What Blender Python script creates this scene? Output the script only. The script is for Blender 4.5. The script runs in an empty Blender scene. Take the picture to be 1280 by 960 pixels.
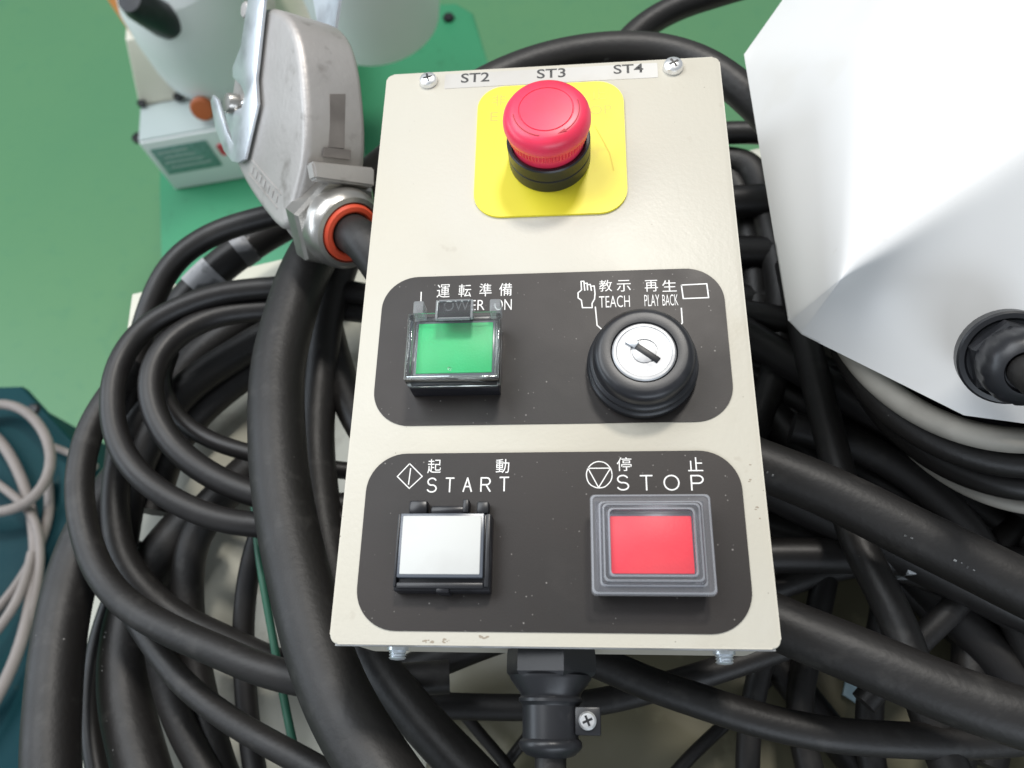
import bpy, bmesh, math, random
from mathutils import Vector, Matrix

# ------------------------------------------------------------------ camera, light, exposure
S = bpy.context.scene
COL = S.collection
Z0 = 1.05                                   # the control box's front panel lies this far above the floor (m)
def V(x, y, z):                             # panel millimetres -> world metres
    return Vector((x * .001, y * .001, z * .001 + Z0))

cd = bpy.data.cameras.new('camera'); cam = bpy.data.objects.new('camera', cd); COL.objects.link(cam)
cd.sensor_fit = 'HORIZONTAL'; cd.sensor_width = 36.0; cd.lens = 36.0 * 994.1 / 1280
cd.clip_start = .01; cd.clip_end = 60
cam.matrix_world = Matrix(((.99553, .01828, .0927, .01088), (.01888, .92283, -.38475 + .0, -.017), (-.09258, .38478, .91836, .22101 + Z0), (0, 0, 0, 1)))
cd.dof.use_dof = True; cd.dof.focus_distance = .245; cd.dof.aperture_fstop = 15
S.camera = cam

w = bpy.data.worlds.new('World'); S.world = w; w.use_nodes = True
bg = w.node_tree.nodes['Background']; bg.inputs[0].default_value = (.86, .93, 1, 1); bg.inputs[1].default_value = .35

def area(name, loc, target, size, power, col):
    l = bpy.data.lights.new(name, 'AREA'); l.shape = 'RECTANGLE'; l.size, l.size_y = size; l.energy = power; l.color = col
    o = bpy.data.objects.new(name, l); COL.objects.link(o); o.location = loc
    o.rotation_euler = (Vector(target) - Vector(loc)).to_track_quat('-Z', 'Y').to_euler()
area('ceiling_light', (.36, 1.45, Z0 + 2.1), (0, .1, Z0), (.36, .30), 38, (1, .96, .90))
area('window_light', (-1.5, 1.15, Z0 + 2.6), (-.1, .2, Z0), (2.2, 1.6), 76, (.92, .96, 1))
area('side_window_light', (-2.7, .25, Z0 + .85), (-.2, .1, Z0 - .1), (2.4, .9), 34, (.80, .90, 1))
area('far_window_light', (.7, -2.4, Z0 + 1.0), (.1, .1, Z0), (2.2, 1.0), 32, (.80, .89, 1))

S.view_settings.view_transform = 'Standard'; S.view_settings.look = 'None'
S.view_settings.exposure = .06; S.view_settings.gamma = 1; S.view_settings.use_curve_mapping = False
S.cycles.max_bounces = 10; S.cycles.transmission_bounces = 10; S.cycles.transparent_max_bounces = 10
random.seed(7)

# measured outlines, in millimetres on the control box's panel axes
CABLES = [
    ("thick black cable sweeping down between the coils and the control box's left side", 'thick', 11.2, [(-57, 232, -72), (-82, 219, -80), (-103, 199, -86), (-114, 171, -82), (-117, 139, -76), (-117, 115, -72), (-113, 92, -68), (-106, 64, -64), (-97, 39, -60), (-89, 21, -56), (-80, 2, -52), (-68, -17, -47), (-55, -32, -43), (-39, -49, -40)]),
    ('black cable half hidden beside the thickest cable, diving under the control box corner', 'mid', 7.7, [(-101, 195, -100), (-110, 162, -104), (-110, 129, -104), (-108, 97, -102), (-103, 74, -98), (-93, 42, -92), (-82, 20, -86), (-69, 1, -80), (-56, -12, -76), (-44, -23, -73), (-33, -32, -70), (-18, -45, -68)]),
    ('black cable dropping from below the connector gland to under the control box', 'mid', 7.6, [(-127, 198, -118), (-118, 169, -116), (-109, 143, -112), (-97, 114, -108), (-76, 85, -100), (-46, 59, -95)]),
    ('slim black cable forming the outer of two rounded loops near the cream corner', 'slim', 5.3, [(-84, 165, -104), (-116, 172, -104), (-138, 171, -102), (-167, 165, -98), (-195, 147, -95), (-202, 128, -93), (-200, 110, -91), (-193, 91, -90), (-181, 76, -90), (-165, 65, -91), (-146, 57, -93), (-127, 54, -95), (-100, 55, -97), (-74, 60, -99)]),
    ('slim black cable forming the inner of two rounded loops near the cream corner', 'slim', 5.6, [(-89, 161, -112), (-118, 165, -112), (-143, 163, -109), (-168, 156, -103), (-182, 141, -97), (-186, 124, -94), (-182, 108, -93), (-171, 91, -94), (-156, 79, -95), (-142, 72, -96), (-128, 67, -97), (-102, 63, -100), (-79, 65, -104)]),
    ('thin glossy black cable curling out from inside the inner loop', 'slim', 4.0, [(-194, 146, -120), (-193, 131, -115), (-186, 118, -110), (-176, 106, -108), (-160, 96, -108), (-141, 90, -109), (-120, 86, -112), (-95, 83, -116)]),
    ('dark cable slanting across the inside of the loops, upper of two', 'mid', 8.1, [(-117, 180, -132), (-145, 164, -132), (-167, 148, -130), (-188, 129, -128), (-200, 107, -128), (-208, 84, -132), (-211, 55, -138)]),
    ('dark cable tucked directly behind the upper turn of the inner loop', 'mid', 8.9, [(-118, 202, -142), (-152, 185, -142), (-176, 169, -142), (-195, 151, -142), (-206, 130, -144), (-209, 105, -146), (-206, 81, -148)]),
    ('dark cable slanting across the inside of the loops, lower of two', 'mid', 7.9, [(-119, 169, -142), (-148, 156, -144), (-168, 142, -144), (-188, 121, -143), (-200, 101, -146), (-203, 72, -146)]),
    ('black cable rising in a high arc from the connector over the cream corner', 'slim', 6.0, [(-116, 222, -112), (-137, 222, -112), (-156, 216, -110), (-177, 209, -110), (-193, 197, -110), (-202, 184, -112), (-206, 171, -114), (-210, 155, -118), (-212, 130, -122), (-214, 99, -126), (-213, 68, -130)]),
    ('black cable wrapped with scuffed grey tape beneath the connector', 'tape', 9.2, [(-120, 244, -134), (-142, 235, -134), (-163, 222, -134), (-179, 209, -134), (-192, 197, -136), (-205, 181, -138), (-215, 161, -140), (-222, 134, -142)]),
    ('black cable bulging furthest outward, then crossing all coils towards the control box', 'mid', 6.1, [(-205, 136, -110), (-212, 120, -108), (-217, 102, -106), (-216, 80, -104), (-209, 58, -103), (-195, 36, -101), (-178, 22, -98), (-156, 12, -94), (-133, 4, -90), (-112, -3, -87), (-90, -7, -86), (-66, -6, -88), (-42, -4, -92)]),
    ('black cable running closely inside the outermost bulge of the coil', 'mid', 6.4, [(-202, 123, -126), (-210, 104, -124), (-211, 86, -124), (-208, 67, -124), (-201, 48, -124), (-189, 34, -124), (-174, 22, -128), (-148, 11, -128), (-121, 1, -126), (-96, -5, -126)]),
    ('black cable emerging below the outward bulge and slanting to the front', 'mid', 5.0, [(-206, 45, -126), (-194, 28, -122), (-179, 14, -116), (-156, -6, -110), (-131, -20, -104), (-109, -29, -98), (-88, -37, -93), (-65, -48, -88)]),
    ('thick black cable along the outer edge of the pile beside the teal cabinet', 'thick', 11.1, [(-198, 124, -150), (-212, 95, -140), (-222, 65, -132), (-223, 40, -126), (-219, 13, -120), (-211, -16, -114), (-203, -40, -110), (-194, -61, -108)]),
    ('thick black cable with faint white printed characters inside the outer edge cable', 'print', 11.2, [(-178, 72, -146), (-192, 52, -144), (-200, 29, -142), (-199, 8, -139), (-193, -12, -136), (-182, -31, -132), (-168, -52, -128)]),
    ('dark thin cable squeezed between the two thick outer cables', 'slim', 4.9, [(-207, 58, -152), (-215, 38, -151), (-218, 12, -149), (-214, -16, -146), (-204, -41, -144), (-193, -60, -144)]),
    ('dark cable under the loops turning down past the cream gap', 'mid', 8.9, [(-148, 106, -150), (-170, 80, -148), (-187, 56, -147), (-195, 34, -148), (-197, 12, -149)]),
    ('dark cable standing next to the cream gap on its outer side', 'mid', 7.3, [(-165, 68, -130), (-172, 54, -132), (-172, 29, -136), (-163, -5, -140), (-147, -40, -140), (-135, -58, -140)]),
    ('dark cable standing between the cream gap and the green wire', 'slim', 4.8, [(-134, 66, -122), (-140, 45, -126), (-142, 18, -132), (-138, -11, -136), (-131, -39, -138), (-124, -57, -138)]),
    ('dark cable lying in the lower pile with a pale sticker', 'sticker', 6.4, [(-176, 17, -120), (-173, -2, -128), (-164, -21, -130), (-150, -40, -132), (-135, -57, -132)]),
    ('slender green wire showing between the dark cables', 'green', 1.7, [(-138, 68, -116), (-132, 46, -114), (-127, 30, -114), (-121, 10, -116), (-115, -8, -116), (-106, -32, -115), (-97, -51, -115)]),
    ('black cable crossing straight behind the bottom cable gland', 'mid', 5.0, [(-97, -11, -112), (-71, -14, -112), (-45, -14, -112), (-17, -14, -112), (11, -12, -110), (29, -8, -108), (54, -1, -106), (78, 7, -106), (104, 16, -108)]),
    ('dark cable slanting beneath the bottom edge of the control box', 'mid', 7.3, [(-2, 21, -118), (-31, 12, -120), (-55, 3, -124), (-79, -7, -128), (-102, -20, -130)]),
    ('thin dark wire in a shallow curve under the crossing cable', 'slim', 2.5, [(-58, -4, -140), (-42, -18, -142), (-34, -27, -142), (-25, -35, -142), (-16, -49, -142)]),
    ('thin dark wire leaning against the shallow curved wire', 'slim', 2.4, [(4, -2, -146), (-15, -23, -148), (-25, -35, -150), (-36, -50, -150)]),
    ('black cable leaving from behind the bottom gland towards the lower corner', 'mid', 5.7, [(-17, 8, -72), (0, 5, -72), (16, 0, -72), (27, -5, -72), (43, -10, -72), (67, -17, -73), (90, -21, -74), (114, -22, -76), (137, -22, -80), (159, -20, -84)]),
    ('thick black cable with white printing running from the box past the white housing', 'print', 9.0, [(42, 79, -60), (58, 73, -58), (73, 66, -56), (95, 55, -54), (116, 42, -52), (136, 30, -50), (149, 22, -49), (163, 14, -48)]),
    ('thick dusty black cable leaving under the bottom corner of the control box', 'thick', 9.0, [(37, 31, -62), (54, 22, -58), (72, 12, -54), (90, 4, -50), (107, -4, -47), (121, -10, -45), (136, -15, -43), (154, -20, -42)]),
    ('black cable crossing below both thick side cables at a steep slant', 'mid', 6.3, [(106, 180, -110), (107, 140, -104), (108, 102, -96), (109, 70, -90), (110, 47, -86), (115, 29, -83), (120, 11, -81), (122, -6, -80), (125, -22, -80), (129, -36, -80)]),
    ('big scuffed black cable arching behind the top edge of the control box', 'scuff', 7.8, [(-57, 233, -62), (-46, 242, -62), (-32, 253, -62), (-11, 263, -62), (10, 268, -62), (29, 269, -62), (45, 267, -62), (60, 261, -62), (72, 252, -62), (83, 240, -63), (94, 227, -66), (105, 205, -72), (110, 177, -80)]),
    ('black cable branching away upward from behind the scuffed arch', 'mid', 6.7, [(26, 291, -96), (37, 310, -96), (47, 319, -95), (63, 326, -92), (80, 330, -90), (104, 335, -88), (132, 334, -86)]),
    ('short stretch of black cable between control box and white housing, below the arch', 'mid', 5.8, [(58, 265, -120), (82, 264, -118), (98, 262, -116), (122, 257, -116), (144, 247, -116)]),
    ('dark cable running down the shaded gap beside the control box, outer one', 'mid', 7.1, [(83, 255, -128), (97, 250, -126), (103, 207, -124), (104, 170, -122), (96, 128, -122), (80, 95, -124), (61, 73, -124)]),
    ('dark cable running down the shaded gap beside the control box, inner one', 'mid', 7.3, [(68, 266, -134), (89, 245, -132), (95, 203, -132), (95, 162, -132), (99, 128, -130), (110, 100, -130), (135, 81, -130), (162, 66, -128), (193, 52, -126)]),
    ('dark bluish cable slanting out from under the ringed base', 'mid', 6.8, [(99, 100, -112), (123, 92, -112), (142, 80, -112), (158, 63, -112), (168, 47, -114), (174, 28, -116)]),
    ('dark cable in the shade between the two thick side cables, upper', 'mid', 5.6, [(68, 66, -124), (93, 58, -122), (117, 48, -120), (140, 40, -118), (162, 30, -116), (182, 16, -114)]),
    ('dark cable in the shade between the two thick side cables, lower', 'mid', 5.2, [(67, 28, -140), (91, 36, -140), (116, 44, -140), (146, 48, -140), (173, 44, -142), (201, 40, -142)]),
    ('dark cable leaning up through the gap next to the pale blue scrap', 'mid', 5.0, [(115, -10, -120), (132, 7, -118), (142, 16, -117), (156, 28, -116), (174, 48, -118), (193, 68, -122), (212, 94, -126)]),
    ('dark upright cable crossing beneath the thick dusty cable', 'mid', 7.1, [(167, 40, -130), (164, 18, -130), (159, -4, -130), (152, -24, -130), (142, -43, -130)]),
    ('dark upright cable furthest out beside the thick dusty cable', 'mid', 6.6, [(187, 48, -138), (183, 19, -138), (175, -6, -138), (164, -32, -138)]),
    ('dark cable lying low under the front corner, beside the cream floor', 'mid', 4.8, [(84, 14, -130), (77, -5, -132), (73, -23, -134), (71, -39, -134), (71, -54, -134)]),
    ('thin dark cable lying low across the dull cream plate', 'slim', 2.8, [(85, -1, -146), (73, -13, -148), (62, -22, -148), (47, -35, -148), (33, -51, -148)]),
    ("dark cable lying low next to the steep slanted cable's end", 'mid', 5.5, [(120, 63, -142), (106, 21, -140), (95, -10, -138), (96, -34, -138), (100, -51, -138)]),
    ("dark cable lying low behind the steep slanted cable's end", 'mid', 5.4, [(146, 69, -140), (136, 34, -138), (121, -16, -136), (120, -38, -136), (123, -52, -136)]),
    ("dark cable curving low beneath the white housing's corner", 'mid', 6.9, [(85, 155, -144), (115, 146, -144), (135, 132, -142), (147, 115, -142), (148, 93, -144), (137, 63, -144)]),
]
GREY_CABLES = [
    ('pale grey cable drawn in a rounded loop on the teal cabinet', 4.6, [(-580, 232, -425), (-554, 244, -428), (-533, 246, -430), (-509, 236, -428), (-482, 213, -424), (-464, 181, -420), (-467, 158, -420), (-486, 142, -420), (-511, 139, -422), (-551, 140, -424)]),
    ('long pale grey cable hanging down over the teal cabinet', 4.9, [(-575, 236, -438), (-536, 212, -438), (-511, 184, -438), (-489, 149, -438), (-473, 113, -436), (-463, 65, -434), (-462, 22, -432), (-468, -9, -430), (-484, -46, -430)]),
    ('pale grey cable slanting in from behind the long hanging one', 4.2, [(-481, 174, -442), (-471, 140, -442), (-475, 108, -442), (-486, 77, -442), (-501, 54, -442), (-522, 27, -442)]),
    ('lower pale grey cable slanting beside its twin', 4.0, [(-470, 106, -430), (-468, 80, -428), (-473, 55, -427), (-483, 36, -426), (-504, 7, -426)]),
    ('thin pale grey cable end pointing toward the black pile', 3.3, [(-487, 207, -440), (-472, 202, -441), (-457, 195, -443), (-438, 186, -443)]),
    ('short pale grey cable crossing inside the rounded loop', 3.8, [(-554, 186, -430), (-517, 166, -430), (-492, 150, -430), (-474, 134, -430), (-462, 100, -432), (-460, 53, -434), (-468, 2, -436), (-488, -29, -438)]),
]
PLATE_TEXT = [('運', -36.2, -32.0, 105.8, 110.6), ('転', -29.2, -25.1, 105.8, 110.5), ('準', -22.5, -18.5, 105.8, 110.5), ('備', -16.1, -12.0, 105.8, 110.4), ('教', 15.5, 19.6, 106.3, 110.4), ('示', 21.0, 25.4, 106.1, 110.2), ('再', 29.7, 33.8, 105.8, 109.9), ('生', 35.1, 39.5, 105.6, 109.7), ('POWER', -35.9, -20.6, 100.9, 104.6), ('ON', -17.5, -12.0, 100.7, 104.6), ('TEACH', 15.4, 24.9, 100.6, 104.7), ('PLAY', 29.4, 34.0, 100.7, 104.7), ('BACK', 34.9, 39.7, 100.7, 104.6), ('起', -35.7, -31.7, 47.7, 52.0), ('動', -15.6, -11.7, 47.6, 51.8), ('S', -35.4, -32.8, 42.1, 46.2), ('T', -30.0, -27.7, 42.1, 46.2), ('A', -24.9, -22.5, 42.2, 46.2), ('R', -19.8, -17.1, 42.2, 46.2), ('T', -14.3, -11.8, 42.3, 46.3), ('停', 19.2, 23.4, 47.9, 52.0), ('止', 39.2, 43.4, 47.7, 51.8), ('S', 19.2, 22.3, 42.4, 46.6), ('T', 25.7, 29.0, 42.3, 46.5), ('O', 32.3, 36.4, 42.3, 46.5), ('P', 39.8, 43.1, 42.2, 46.4)]
STRIP_TEXT = [('ST2', -32.3, -21.9, 194.1, 198.5), ('ST3', -4.7, 5.6, 194.2, 198.5), ('ST4', 22.7, 33.2, 194.4, 198.6)]
PLATE_LINES = [[(10.2, 100.8), (9.9, 103.4), (8.9, 104.3), (8.9, 106.1), (10.0, 107.1), (9.9, 110.2), (10.8, 110.2), (11.0, 106.9)], [(11.0, 109.4), (11.8, 109.5), (11.9, 107.0)], [(12.0, 108.9), (12.8, 109.0), (13.1, 106.8)], [(13.0, 108.3), (14.0, 108.4), (14.2, 105.7), (14.0, 103.7), (13.2, 102.2), (13.2, 100.7), (10.2, 100.8)], [(14.2, 100.9), (14.6, 94.5), (15.8, 93.3)], [(40.5, 99.7), (40.5, 94.7), (39.9, 93.8)], [(41.0, 107.8), (48.8, 108.0), (49.0, 103.1), (41.3, 103.0), (41.0, 107.8)], [(-41.1, 50.7), (-37.1, 46.8), (-40.7, 43.2), (-44.5, 46.8), (-41.1, 50.7)], [(-40.7, 49.2), (-41.0, 44.4)], [(17.8, 46.8), (17.7, 46.0), (17.4, 45.1), (16.9, 44.4), (16.3, 43.8), (15.6, 43.3), (14.9, 43.1), (14.0, 43.0), (13.2, 43.1), (12.5, 43.4), (11.8, 43.8), (11.2, 44.4), (10.8, 45.2), (10.6, 46.0), (10.5, 46.9), (10.6, 47.7), (10.9, 48.6), (11.3, 49.3), (11.9, 49.9), (12.6, 50.4), (13.4, 50.7), (14.2, 50.8), (15.0, 50.7), (15.8, 50.4), (16.5, 49.9), (17.0, 49.3), (17.5, 48.5), (17.7, 47.7), (17.8, 46.8)], [(11.0, 48.8), (17.4, 48.8), (13.9, 43.1), (11.0, 48.8)], [(-41.3, 108.0), (-41.2, 104.5)]]


# ------------------------------------------------------------------ materials
def nd(t, typ, **k):
    n = t.nodes.new(typ)
    for a, b in k.items(): setattr(n, a, b)
    return n
def mat(name, col, rough=.5, metal=0, spec=.5, noise=None, bump=0, bscale=200, speck=None, rvar=0, trans=0, ior=1.45, coat=0, sss=0):
    m = bpy.data.materials.new(name); m.use_nodes = True; t = m.node_tree; b = t.nodes['Principled BSDF']
    b.inputs['Base Color'].default_value = (*col, 1); b.inputs['Roughness'].default_value = rough; b.inputs['Metallic'].default_value = metal
    b.inputs['Specular IOR Level'].default_value = spec; b.inputs['Transmission Weight'].default_value = trans; b.inputs['IOR'].default_value = ior
    b.inputs['Coat Weight'].default_value = coat
    if sss:
        b.inputs['Subsurface Weight'].default_value = sss; b.inputs['Subsurface Radius'].default_value = (.004, .002, .001); b.inputs['Subsurface Scale'].default_value = .6
    tc = nd(t, 'ShaderNodeTexCoord'); L = t.links.new; src = None
    def nz(scale, detail=4):
        n = nd(t, 'ShaderNodeTexNoise'); n.inputs['Scale'].default_value = scale; n.inputs['Detail'].default_value = detail; L(tc.outputs['Object'], n.inputs['Vector']); return n
    def ramp(fac, a, bb):
        r = nd(t, 'ShaderNodeMapRange'); r.inputs[1].default_value = a; r.inputs[2].default_value = bb; r.clamp = True; L(fac, r.inputs[0]); return r.outputs[0]
    def mix(fac, a, bb):
        x = nd(t, 'ShaderNodeMix', data_type='RGBA'); L(fac, x.inputs[0])
        for s, v in ((6, a), (7, bb)):
            if isinstance(v, tuple): x.inputs[s].default_value = (*v, 1)
            else: L(v, x.inputs[s])
        return x.outputs[2]
    cur = col
    for (scale, lo, hi, c2) in (noise or []):
        cur = mix(ramp(nz(scale).outputs[0], lo, hi), cur, c2)
    if speck:
        scale, thr, c2 = speck
        v = nd(t, 'ShaderNodeTexVoronoi'); v.inputs['Scale'].default_value = scale; v.inputs['Randomness'].default_value = 1; L(tc.outputs['Object'], v.inputs['Vector'])
        n2 = nz(scale * .23, 2)
        mul = nd(t, 'ShaderNodeMath', operation='ADD'); L(v.outputs[0], mul.inputs[0])
        off = nd(t, 'ShaderNodeMath', operation='MULTIPLY'); L(n2.outputs[0], off.inputs[0]); off.inputs[1].default_value = .35; L(off.outputs[0], mul.inputs[1])
        cur = mix(ramp(mul.outputs[0], thr, thr - .05), cur, c2)
    if not isinstance(cur, tuple): L(cur, b.inputs['Base Color'])
    if rvar:
        r = nd(t, 'ShaderNodeMapRange'); r.inputs[3].default_value = rough - rvar; r.inputs[4].default_value = rough + rvar; L(nz(60, 5).outputs[0], r.inputs[0]); L(r.outputs[0], b.inputs['Roughness'])
    if bump:
        bp = nd(t, 'ShaderNodeBump'); bp.inputs['Strength'].default_value = bump; bp.inputs['Distance'].default_value = .0004; L(nz(bscale, 3).outputs[0], bp.inputs['Height']); L(bp.outputs[0], b.inputs['Normal'])
    return m
M = dict(
    cream=mat('cream_paint', (.54, .507, .43), .42, noise=[(9, .45, .75, (.54, .495, .40)), (26, .62, .78, (.50, .46, .375)), (70, .68, .76, (.43, .385, .31))], bump=.2, bscale=700, speck=(330, .20, (.22, .19, .15)), rvar=.08),
    edge=mat('bare_edge', (.55, .55, .56), .4, metal=.3, noise=[(60, .4, .6, (.35, .34, .33))]),
    strip=mat('label_strip', (.525, .505, .47), .35, noise=[(60, .5, .75, (.49, .465, .42))]),
    ink=mat('black_print', (.03, .03, .03), .5),
    yellow=mat('yellow_plate', (.86, .74, .04), .42, noise=[(30, .45, .7, (.82, .69, .035)), (90, .62, .78, (.78, .62, .04))], rvar=.05),
    fade=mat('faded_print', (.82, .50, .07), .5),
    scratch=mat('scratch', (.74, .56, .03), .5),
    legend=mat('legend_plate', (.027, .0215, .019), .44, spec=.38, noise=[(14, .4, .7, (.021, .018, .0165)), (40, .6, .8, (.034, .029, .026))], speck=(420, .255, (.20, .185, .17)), bump=.06, bscale=2600, rvar=.08),
    white_ink=mat('white_print', (.82, .80, .77), .5),
    redp=mat('red_plastic', (.82, .045, .105), .34, noise=[(60, .45, .7, (.72, .03, .07))], sss=.1, rvar=.05),
    redk=mat('dark_red_print', (.42, .012, .03), .5),
    blackp=mat('black_plastic', (.015, .0155, .018), .36, bump=.03, bscale=2200, noise=[(90, .55, .75, (.03, .03, .034))], rvar=.06),
    blackd=mat('black_housing', (.012, .012, .015), .3, noise=[(120, .55, .75, (.03, .03, .035))]),
    clear=mat('clear_plastic', (.93, .97, .96), .05, trans=1, ior=1.46),
    boot=mat('clear_silicone', (.86, .87, .90), .22, trans=.93, ior=1.38, noise=[(70, .5, .8, (.70, .70, .74))], bump=.1, bscale=300),
    green_lens=mat('green_lens', (.006, .47, .14), .45, bump=.12, bscale=1400, sss=.15, noise=[(90, .5, .75, (.01, .52, .17))]),
    red_lens=mat('red_lens', (.88, .016, .045), .45, bump=.12, bscale=1400, sss=.15, noise=[(50, .45, .75, (.84, .04, .06))]),
    white_lens=mat('white_lens', (.60, .60, .575), .5, spec=.25, noise=[(60, .5, .7, (.56, .555, .53))]),
    grey_rim=mat('smoky_frame', (.10, .11, .13), .25),
    chrome=mat('bright_metal', (.86, .86, .86), .28, metal=.85, noise=[(200, .5, .8, (.70, .70, .70))], bump=.15, bscale=500),
    steel=mat('zinc_steel', (.78, .82, .86), .3, metal=.7, noise=[(80, .45, .75, (.52, .54, .57))], bump=.12, bscale=600),
    lockface=mat('satin_lock_face', (.47, .47, .47), .5, metal=.6, noise=[(150, .45, .7, (.36, .36, .37))], bump=.1, bscale=700),
    slot=mat('dark_slot', (.01, .01, .012), .4),
    cast=mat('die_cast_grey', (.47, .445, .425), .46, metal=.45, noise=[(24, .4, .7, (.38, .355, .335)), (90, .60, .76, (.25, .23, .21))], bump=.35, bscale=420, rvar=.1),
    nickel=mat('dull_nickel', (.50, .48, .45), .3, metal=.85, noise=[(60, .4, .7, (.38, .36, .33))], bump=.2, bscale=300),
    orange=mat('orange_rubber', (.72, .085, .035), .5),
    rubber=mat('black_rubber', (.0125, .0113, .0107), .50, noise=[(24, .4, .75, (.014, .0125, .0115)), (110, .58, .74, (.028, .026, .024)), (33, .66, .8, (.034, .032, .03))], bump=.3, bscale=500, speck=(150, .175, (.22, .21, .20)), rvar=.09),
    rubber_slim=mat('smooth_black_rubber', (.011, .0098, .0095), .45, noise=[(50, .45, .75, (.015, .0135, .013)), (24, .62, .8, (.026, .024, .0225))], speck=(150, .15, (.16, .155, .15)), bump=.15, bscale=500, rvar=.08),
    rubber_scuff=mat('scuffed_black_rubber', (.014, .0125, .012), .48, noise=[(26, .42, .75, (.022, .0195, .018)), (48, .68, .71, (.24, .23, .22))], bump=.35, bscale=400, rvar=.1),
    tape=mat('grey_tape', (.34, .34, .35), .5, noise=[(50, .5, .56, (.10, .10, .10))]),
    greenw=mat('green_wire', (.03, .12, .075), .5),
    greyc=mat('grey_cable', (.25, .22, .205), .55, noise=[(30, .4, .7, (.21, .185, .17))]),
    white=mat('white_enamel', (.64, .64, .635), .36, noise=[(7, .45, .7, (.61, .60, .58)), (16, .6, .8, (.55, .53, .49)), (40, .69, .76, (.5, .48, .44))], speck=(150, .06, (.10, .10, .10)), rvar=.06),
    palering=mat('pale_dusty_rubber', (.33, .31, .27), .6, noise=[(30, .4, .65, (.20, .185, .16))], bump=.3, bscale=300),
    platform=mat('cream_cabinet_paint', (.60, .59, .50), .42, noise=[(8, .4, .7, (.50, .49, .40)), (45, .60, .75, (.38, .36, .29))], bump=.2, bscale=300, speck=(200, .12, (.2, .19, .15)), rvar=.1),
    floor=mat('green_epoxy_floor', (.092, .245, .118), .4, noise=[(1.2, .35, .75, (.118, .272, .122)), (30, .55, .8, (.088, .24, .118)), (260, .64, .74, (.065, .19, .095))], rvar=.06),
    gplate=mat('green_painted_steel', (.038, .25, .118), .42, noise=[(4, .4, .7, (.045, .265, .128)), (60, .6, .75, (.034, .215, .10))]),
    teal=mat('teal_paint', (.004, .042, .05), .55, spec=.15, noise=[(6, .4, .7, (.005, .03, .042)), (60, .66, .74, (.02, .05, .05))], rvar=.08),
    rwhite=mat('robot_white', (.80, .82, .80), .4, noise=[(5, .4, .7, (.74, .77, .75))]),
    rcream=mat('robot_cream', (.74, .70, .58), .45), rgrey=mat('robot_grey', (.46, .52, .50), .5),
    plateg=mat('name_plate', (.16, .30, .26), .4, noise=[(220, .5, .62, (.24, .40, .36))]),
    rlogo=mat('red_logo', (.75, .08, .10), .4), rorange=mat('orange_sticker', (.80, .33, .09), .5), rbrown=mat('orange_brown_cap', (.42, .11, .035), .45),
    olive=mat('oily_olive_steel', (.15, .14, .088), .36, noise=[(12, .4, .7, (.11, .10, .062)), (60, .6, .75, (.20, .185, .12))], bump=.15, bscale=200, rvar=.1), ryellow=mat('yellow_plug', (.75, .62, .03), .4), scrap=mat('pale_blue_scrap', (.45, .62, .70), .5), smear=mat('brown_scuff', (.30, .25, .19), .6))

def thin_clear(name, tint, haze):
    """a thin clear sheet: light passes straight through, the surface adds a Fresnel gloss and a little haze"""
    m = bpy.data.materials.new(name); m.use_nodes = True; t = m.node_tree; L = t.links.new
    out = t.nodes['Material Output']; t.nodes.remove(t.nodes['Principled BSDF'])
    tr = nd(t, 'ShaderNodeBsdfTransparent'); tr.inputs[0].default_value = (*tint, 1)
    df = nd(t, 'ShaderNodeBsdfDiffuse'); df.inputs[0].default_value = (.8, .8, .82, 1)
    gl = nd(t, 'ShaderNodeBsdfGlossy'); gl.inputs['Roughness'].default_value = .42
    a = nd(t, 'ShaderNodeMixShader'); a.inputs[0].default_value = haze; L(tr.outputs[0], a.inputs[1]); L(df.outputs[0], a.inputs[2])
    fr = nd(t, 'ShaderNodeFresnel'); fr.inputs[0].default_value = 1.16
    b = nd(t, 'ShaderNodeMixShader'); L(fr.outputs[0], b.inputs[0]); L(a.outputs[0], b.inputs[1]); L(gl.outputs[0], b.inputs[2]); L(b.outputs[0], out.inputs[0])
    return m
M['sheet'] = thin_clear('thin_clear_sheet', (.97, .985, .98), .015); M['film'] = thin_clear('thin_silicone_film', (.97, .96, .97), .025)
M['film2'] = thin_clear('hinge_clear', (.75, .8, .8), .22); M['tab'] = thin_clear('dark_tinted_hinge_tab', (.30, .32, .33), .06); M['jelly'] = thin_clear('silicone_frame', (.90, .90, .93), .085); M['rib'] = thin_clear('silicone_rib_glint', (.85, .86, .88), .2)
# ------------------------------------------------------------------ builders (all in panel millimetres)
ORG = {}
def tag(o, label=None, cat=None, group=None, kind=None):
    for k, v in (('label', label), ('category', cat), ('group', group), ('kind', kind)):
        if v: o[k] = v
    return o
def thing(name, at, label, cat, group=None):
    o = bpy.data.objects.new(name, None); COL.objects.link(o); o.empty_display_size = .01
    o.location = V(*at); ORG[o.name] = V(*at); return tag(o, label, cat, group)
def obj(name, bm, m, parent=None, smooth=True, angle=35, loc=None):
    """link a bmesh (vertices in panel mm) as one mesh object, its origin in its own middle"""
    bmesh.ops.recalc_face_normals(bm, faces=bm.faces)
    vs = [v.co for v in bm.verts]
    lo = Vector([min(v[i] for v in vs) for i in range(3)]); hi = Vector([max(v[i] for v in vs) for i in range(3)])
    c = (lo + hi) / 2
    if parent is None: c.z = lo.z
    for v in bm.verts: v.co = (v.co - c) * .001
    me = bpy.data.meshes.new(name); bm.to_mesh(me); bm.free()
    me.materials.append(M[m] if isinstance(m, str) else m)
    if smooth:
        for p in me.polygons: p.use_smooth = True
        me.set_sharp_from_angle(angle=math.radians(angle))
    o = bpy.data.objects.new(name, me); COL.objects.link(o)
    wv = V(*c); ORG[o.name] = wv
    if parent: o.parent = parent; o.location = wv - ORG[parent.name]
    else: o.location = wv
    return o
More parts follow.
